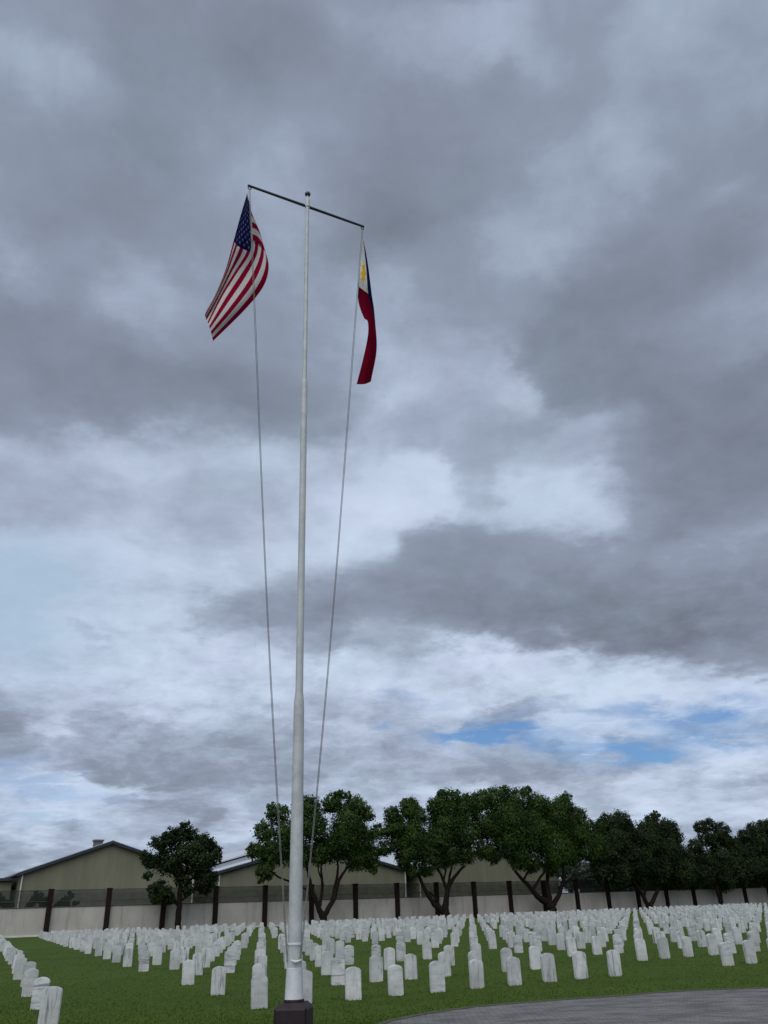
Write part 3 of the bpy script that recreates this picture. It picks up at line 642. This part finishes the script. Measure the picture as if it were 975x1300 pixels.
# low lean-to on the left warehouse's left flank
rf2 = mw
bm = bmesh.new()
for o0, o1, pr in ((29, 70, [(25.2, 7.55), (41.7, 11.75), (58.6, 7.55), (58.6, 7.75), (41.7, 11.95), (25.2, 7.75)]),):
    fr = [bm.verts.new(site(s_, o0, z)) for s_, z in pr]; bk = [bm.verts.new(site(s_, o1, z)) for s_, z in pr]
    bm.faces.new(fr); bm.faces.new(bk[::-1])
    for k in range(6): bm.faces.new((fr[(k+1) % 6], fr[k], bk[k], bk[(k+1) % 6]))
    fr = [bm.verts.new(site(s_, o0+.4, z)) for s_, z in ((26, 6), (57.8, 6), (57.8, 7.5), (41.7, 11.6), (26, 7.5))]; bm.faces.new(fr)
bmesh.ops.recalc_face_normals(bm, faces=bm.faces); mesh_obj('rear_roof', bm, M['roof'], mw)
t_ = thing('shed', 'low lean-to shed with flat dark roof on the far left warehouse side', 'shed', site(-4, 24))
bm = bmesh.new(); wbox(bm, -7, -.75, 23, 60, 0, 6.1); mesh_obj('wall', bm, M['siding'], t_)
bm = bmesh.new(); wbox(bm, -7.3, -.74, 22.4, 60.5, 6.15, 6.5, .02); mesh_obj('roof', bm, M['trim'], t_)

# ------------------------------------------------------------------ trees
def leaf_cloud(lobes, off, dens, size, thick=1.0, squash=.92, keep=1.0):
    Vs = []; 
    for (x, y, r, *dd) in lobes:
        s, z, tt = sight(x, y, off); R = r*tt/F*1.09
        o = dd[0] if dd else rng.uniform(-.5, .5)*1.2
        c = np.array(site(s, off + o, z))
        n = int(1.75*dens*R*R*(1 + .25*R))
        # small clumps on and inside the lobe
        d = rng.normal(size=(n, 3)); d /= np.linalg.norm(d, axis=1)[:, None]
        lump = 1 + .16*np.sin(d[:, 0]*6.1 + x) * np.sin(d[:, 1]*5.3 + y) + .12*np.sin(d[:, 2]*8.7 + x*.7)
        rad = R*lump*(rng.random(n)**.38)
        nc = max(6, int(n/40)); ci = rng.integers(0, nc, n)
        cd_ = rng.normal(size=(nc, 3)); cd_ /= np.linalg.norm(cd_, axis=1)[:, None]
        cl = cd_*(R*(.62 + .42*rng.random((nc, 1))))*np.array([1, thick, squash])
        pos = np.where((rng.random(n) < .62)[:, None], cl[ci] + rng.normal(size=(n, 3))*R*.13, d*rad[:, None]*np.array([1, thick, squash]))
        Vs.append(np.concatenate([c + pos, (d*.6 + pos/max(R, .1))], 1))
    A = np.concatenate(Vs); pos, nr = A[:, :3], A[:, 3:]
    n = len(pos); nr = nr + rng.normal(size=(n, 3))*.7 + np.array([0, 0, .35]); nr /= np.linalg.norm(nr, axis=1)[:, None]
    up = rng.normal(size=(n, 3)); a = np.cross(nr, up); a /= np.linalg.norm(a, axis=1)[:, None]; b = np.cross(nr, a)
    L = (size*rng.uniform(.6, 1.35, n))[:, None]; W = L*rng.uniform(.45, .7, n)[:, None]
    q = np.stack([pos - a*L, pos + b*W - a*L*.1, pos + a*L, pos - b*W - a*L*.1], 1)
    q[:, 0] -= nr*L*.25; q[:, 2] -= nr*L*.25
    return q.reshape(-1, 3), np.arange(n*4).reshape(-1, 4)
def tree(name, label, cat, lobes, limbs, off=-3.0, dens=400, size=.135, mat='leaf', thick=1.2, group=None, foot=None):
    s0, z0, tt0 = sight(*(foot or limbs[0][0][:2]), off)
    t_ = thing(name, label, cat, site(s0, off), group)
    if limbs:
        bm = bmesh.new()
        for k, lm in enumerate(limbs):
            pts, rad = [], []
            do = 0 if k == 0 else rng.uniform(-.8, .8)
            for m_, (x, y, r) in enumerate(lm):
                s, z, tt = sight(x, y, off); f_ = m_/max(1, len(lm)-1)
                if m_ == 0 and k == 0: z = -.15
                pts.append(site(s, off + do*f_*1.5, z)); rad.append(r*tt/F)
            # densify with wobble
            P2, R2 = [], []
            for m_ in range(len(pts)-1):
                for h in range(4):
                    f_ = h/4; p = pts[m_].lerp(pts[m_+1], f_)
                    if 0 < m_*4+h: p = p + Vector((rng.normal(0, .03), rng.normal(0, .03), 0))
                    P2.append(p); R2.append(rad[m_]*(1-f_)+rad[m_+1]*f_)
            P2.append(pts[-1]); R2.append(rad[-1])
            tube(bm, P2, R2, 9)
        mesh_obj('trunk', bm, M['bark'], t_, True)
    V, Fc = leaf_cloud(lobes, off, dens, size, thick)
    arrays_obj('crown', V, Fc, M[mat], t_)
    return t_
G1 = 'trees along the boundary wall'
tree('broadleaf_tree', 'lone dark layered tree standing before the left warehouse', 'tree',
 [(x, y, r*.88) for x, y, r in [(228,1064,15),(214,1062,11),(200,1071,12),(258,1071,14),(245,1060,10),(275,1081,10),(268,1090,11),(184,1088,9),(190,1096,9),(216,1092,20),(251,1096,19),(186,1111,7),(205,1132,14),(195,1128,9),(232,1116,11),(258,1116,15),(216,1141,9),(194,1140,8),(268,1112,10),(240,1082,18),(234,1050,8),(272,1072,7),(262,1126,10),(238,1130,9)]],
 [[(226,1178,4.2),(226.5,1160,3.6),(228,1140,3.2),(230,1115,2.4),(230,1085,1.5)],[(227,1150,2),(215,1135,1.6),(203,1128,1)],[(228,1135,2),(240,1118,1.5),(256,1105,1)],[(229,1118,1.8),(212,1100,1.3),(200,1085,.8)],[(228,1145,1.4),(246,1130,1.2),(262,1120,.7)]], dens=420, size=.135, mat='leaf_dark', group=G1)
tree('broadleaf_tree', 'broad green tree with forked trunk directly behind the flagpole', 'tree',
 [(354,1034,13),(338,1055,13),(328,1080,11),(349,1083,17),(338,1105,11),(333,1116,5),(366,1059,17),(391,1026,16),(394,1050,20),(378,1086,17),(422,1020,13),(450,1024,13),(463,1034,10),(439,1046,20),(457,1066,18),(436,1071,20),(418,1076,17),(467,1088,15),(450,1093,13),(471,1104,6),(479,1056,10),(486,1078,10),(403,1086,13),(320,1081,7),(428,1010,7),(442,1010,6),(346,1024,6)],
 [[(411,1172,5.5),(410,1165,4.6),(405,1154,3.4),(397,1134,2.7),(392,1113,2.0),(389,1095,1.3)],[(406,1150,2.4),(412,1127,1.8),(413,1100,1.2)],[(411,1163,3.6),(424,1140,2.8),(429,1118,2.1),(440,1100,1.3)],[(421,1143,2.0),(431,1110,1.6),(434,1090,1)],[(400,1142,1.6),(388,1128,1.3),(377,1122,1.2),(356,1113,1.2),(345,1104,.8)],[(411,1125,1.2),(404,1105,.9),(402,1092,.7)]], group=G1)
tree('broadleaf_tree', 'broad green tree with splayed thin limbs, third tree from the left', 'tree',
 [(496,1034,10),(522,1027,13),(530,1038,13),(506,1052,16),(523,1062,18),(514,1085,14),(527,1078,16),(541,1107,7),(531,1101,9),(522,1107,7),(512,1098,8),(554,1024,13),(572,1018,15),(594,1025,17),(568,1043,22),(587,1057,20),(554,1067,18),(565,1086,15),(592,1084,13),(547,1085,14),(496,1055,9),(501,1073,9),(560,1010,7),(580,1008,6),(519,1018,6),(505,1040,8)],
 [[(566,1165,8),(565,1158,5.5),(566,1145,3.8),(569,1126,2.8),(577,1113,2.1),(589,1100,1.4)],[(563,1158,4.2),(551,1148,3.2),(540,1130,2.6),(532,1112,2.0),(518,1098,1.3)],[(568,1132,2.2),(560,1110,1.6),(552,1098,1.1)],[(567,1140,2.2),(573,1112,1.6),(580,1094,1.0)],[(560,1154,2.2),(552,1138,1.5),(546,1132,1.2)],[(563,1120,1.5),(568,1104,1.1),(568,1090,.8)]], group=G1)
tree('broadleaf_tree', 'largest green tree with a thick flared trunk and wide domed crown', 'tree',
 [(629,1013,13),(611,1017,13),(656,1018,16),(642,1040,24),(682,1022,15),(713,1022,13),(704,1037,20),(731,1037,14),(675,1055,26),(727,1057,19),(642,1067,20),(618,1050,18),(752,1055,14),(744,1075,18),(757,1068,12),(762,1048,8),(700,1080,22),(656,1089,15),(675,1096,12),(727,1084,13),(696,1104,8),(612,1080,12),(625,1088,9),(640,1004,7),(668,1004,7),(720,1013,7)],
 [[(700,1160,9),(699,1152,6.5),(694,1146,4.6),(682,1138,3.4),(672,1125,2.6),(660,1113,2.0),(651,1102,1.4)],[(699,1150,4.2),(698,1135,3.2),(697,1118,2.4),(697,1098,1.6)],[(703,1148,3.4),(709,1133,2.6),(711,1115,2.0),(708,1098,1.2)],[(709,1128,1.8),(724,1114,1.5),(740,1107,1.5),(762,1100,1.0)],[(676,1130,2.2),(683,1115,1.6),(690,1102,1.1)],[(664,1118,1.5),(668,1106,1.2),(674,1092,.8)]], group=G1)
tree('broadleaf_tree', 'dark dense tree on V-shaped trunks, right of the largest tree', 'tree',
 [(784,1044,13),(772,1043,10),(780,1066,18),(766,1084,16),(831,1040,8),(824,1051,12),(842,1055,14),(853,1062,12),(817,1069,18),(842,1080,22),(869,1088,14),(806,1093,20),(784,1102,19),(831,1102,17),(860,1107,17),(874,1104,12),(760,1105,12),(800,1058,13),(834,1034,5),(795,1085,16),(755,1090,10)],
 [[(824,1156,3.6),(822,1148,3.0),(816,1136,2.6),(809,1126,2.2),(800,1112,1.4)],[(825,1152,3.0),(831,1138,2.5),(836,1124,2.0),(842,1108,1.3)],[(818,1140,1.6),(817,1120,1.4),(815,1100,1)]], mat='leaf_dark', dens=420, size=.14, group=G1)
tree('broadleaf_tree', 'open-topped dark tree with a leaning trunk, second tree from the right edge', 'tree',
 [(889,1050,8),(900,1047,8),(918,1054,9),(897,1064,11),(921,1067,10),(908,1080,8),(904,1102,16),(929,1099,14),(889,1111,13),(922,1115,15),(880,1075,9),(910,1062,7),(930,1080,11),(892,1092,13),(908,1088,11),(936,1072,9),(915,1108,14)],
 [[(917,1152,3.0),(915,1145,2.6),(911,1132,2.2),(908,1115,1.6),(905,1090,1.1),(903,1062,.7)],[(908,1110,1.2),(918,1085,.9),(920,1066,.6)],[(906,1098,1.1),(895,1075,.8),(892,1060,.5)]], mat='leaf_dark', dens=420, size=.135, group=G1)
tree('broadleaf_tree', 'dark feathery tree at the right edge of the view', 'tree',
 [(944,1062,8),(958,1054,9),(973,1051,10),(990,1056,14),(954,1078,13),(972,1078,14),(948,1100,15),(973,1104,18),(990,1090,18),(936,1110,13),(1005,1075,16),(940,1082,11),(962,1066,11),(984,1070,12),(930,1096,9)],
 [[(986,1150,3.4),(985,1142,2.8),(983,1120,2.2),(980,1090,1.5),(976,1065,.9)],[(984,1115,1.5),(965,1090,1.1),(955,1070,.7)]], mat='leaf_dark', dens=420, size=.135, group=G1)
G2 = 'dense dark trees behind the wall'
for lab, lob, mt, of in (
 ('grey-green tree behind the wall, seen under the largest crown', [(725,1096,12),(735,1110,15),(752,1113,12),(745,1126,12),(722,1120,10),(716,1106,8),(760,1126,8)], 'leaf_pale', 16),
 ('dark bushy tree behind the wall, beneath the V-trunked tree', [(790,1122,13),(808,1120,14),(775,1128,9),(826,1120,13),(800,1108,10),(765,1128,8)], 'leaf_dark', 9),
 ('dark bushy tree behind the wall, left of the leaning trunk', [(846,1118,14),(862,1122,12),(878,1120,14),(856,1108,12)], 'leaf_dark', 9),
 ('dark bushy tree behind the wall, right of the leaning trunk', [(900,1120,13),(916,1120,12),(934,1118,14),(920,1106,12)], 'leaf_dark', 9),
 ('dark bushy tree behind the wall, at the right edge of the view', [(950,1117,13),(966,1116,13),(982,1114,15),(965,1100,12)], 'leaf_dark', 9)):
    x0 = lob[0][0]; tree('background_tree', lab, 'tree', lob, [[(x0, 1150, 3), (x0+1, 1130, 2.4), (x0, 1112, 1.4)]], off=of, dens=260, size=.2, mat=mt, group=G2)
G3 = 'shrubs above the wall on the left'
for lab, lob in (('small shrub above the wall at the left edge', [(3,1146,5),(9,1148,5),(-4,1143,7),(14,1150,3)]),
 ('small spiky shrub above the wall, left of the leftmost visible post', [(44,1142,5),(50,1138,4),(40,1147,4),(36,1150,3),(55,1146,6),(61,1150,4),(46,1133,2.5)]),
 ('small spiky shrub above the wall, right of the leftmost visible post', [(78,1146,5),(86,1142,5),(91,1137,3),(84,1150,5),(95,1147,3),(73,1149,3),(100,1146,2),(89,1133,2)])):
    x0 = lob[1][0]; tree('shrub', lab, 'shrub', lob, [[(x0, 1175, 1), (x0, 1155, .9), (x0+1, 1142, .4)], [(x0, 1158, .7), (x0-5, 1147, .3)], [(x0, 1158, .7), (x0+6, 1147, .3)]], off=1.6, dens=1600, size=.11, mat='leaf_dark', group=G3)
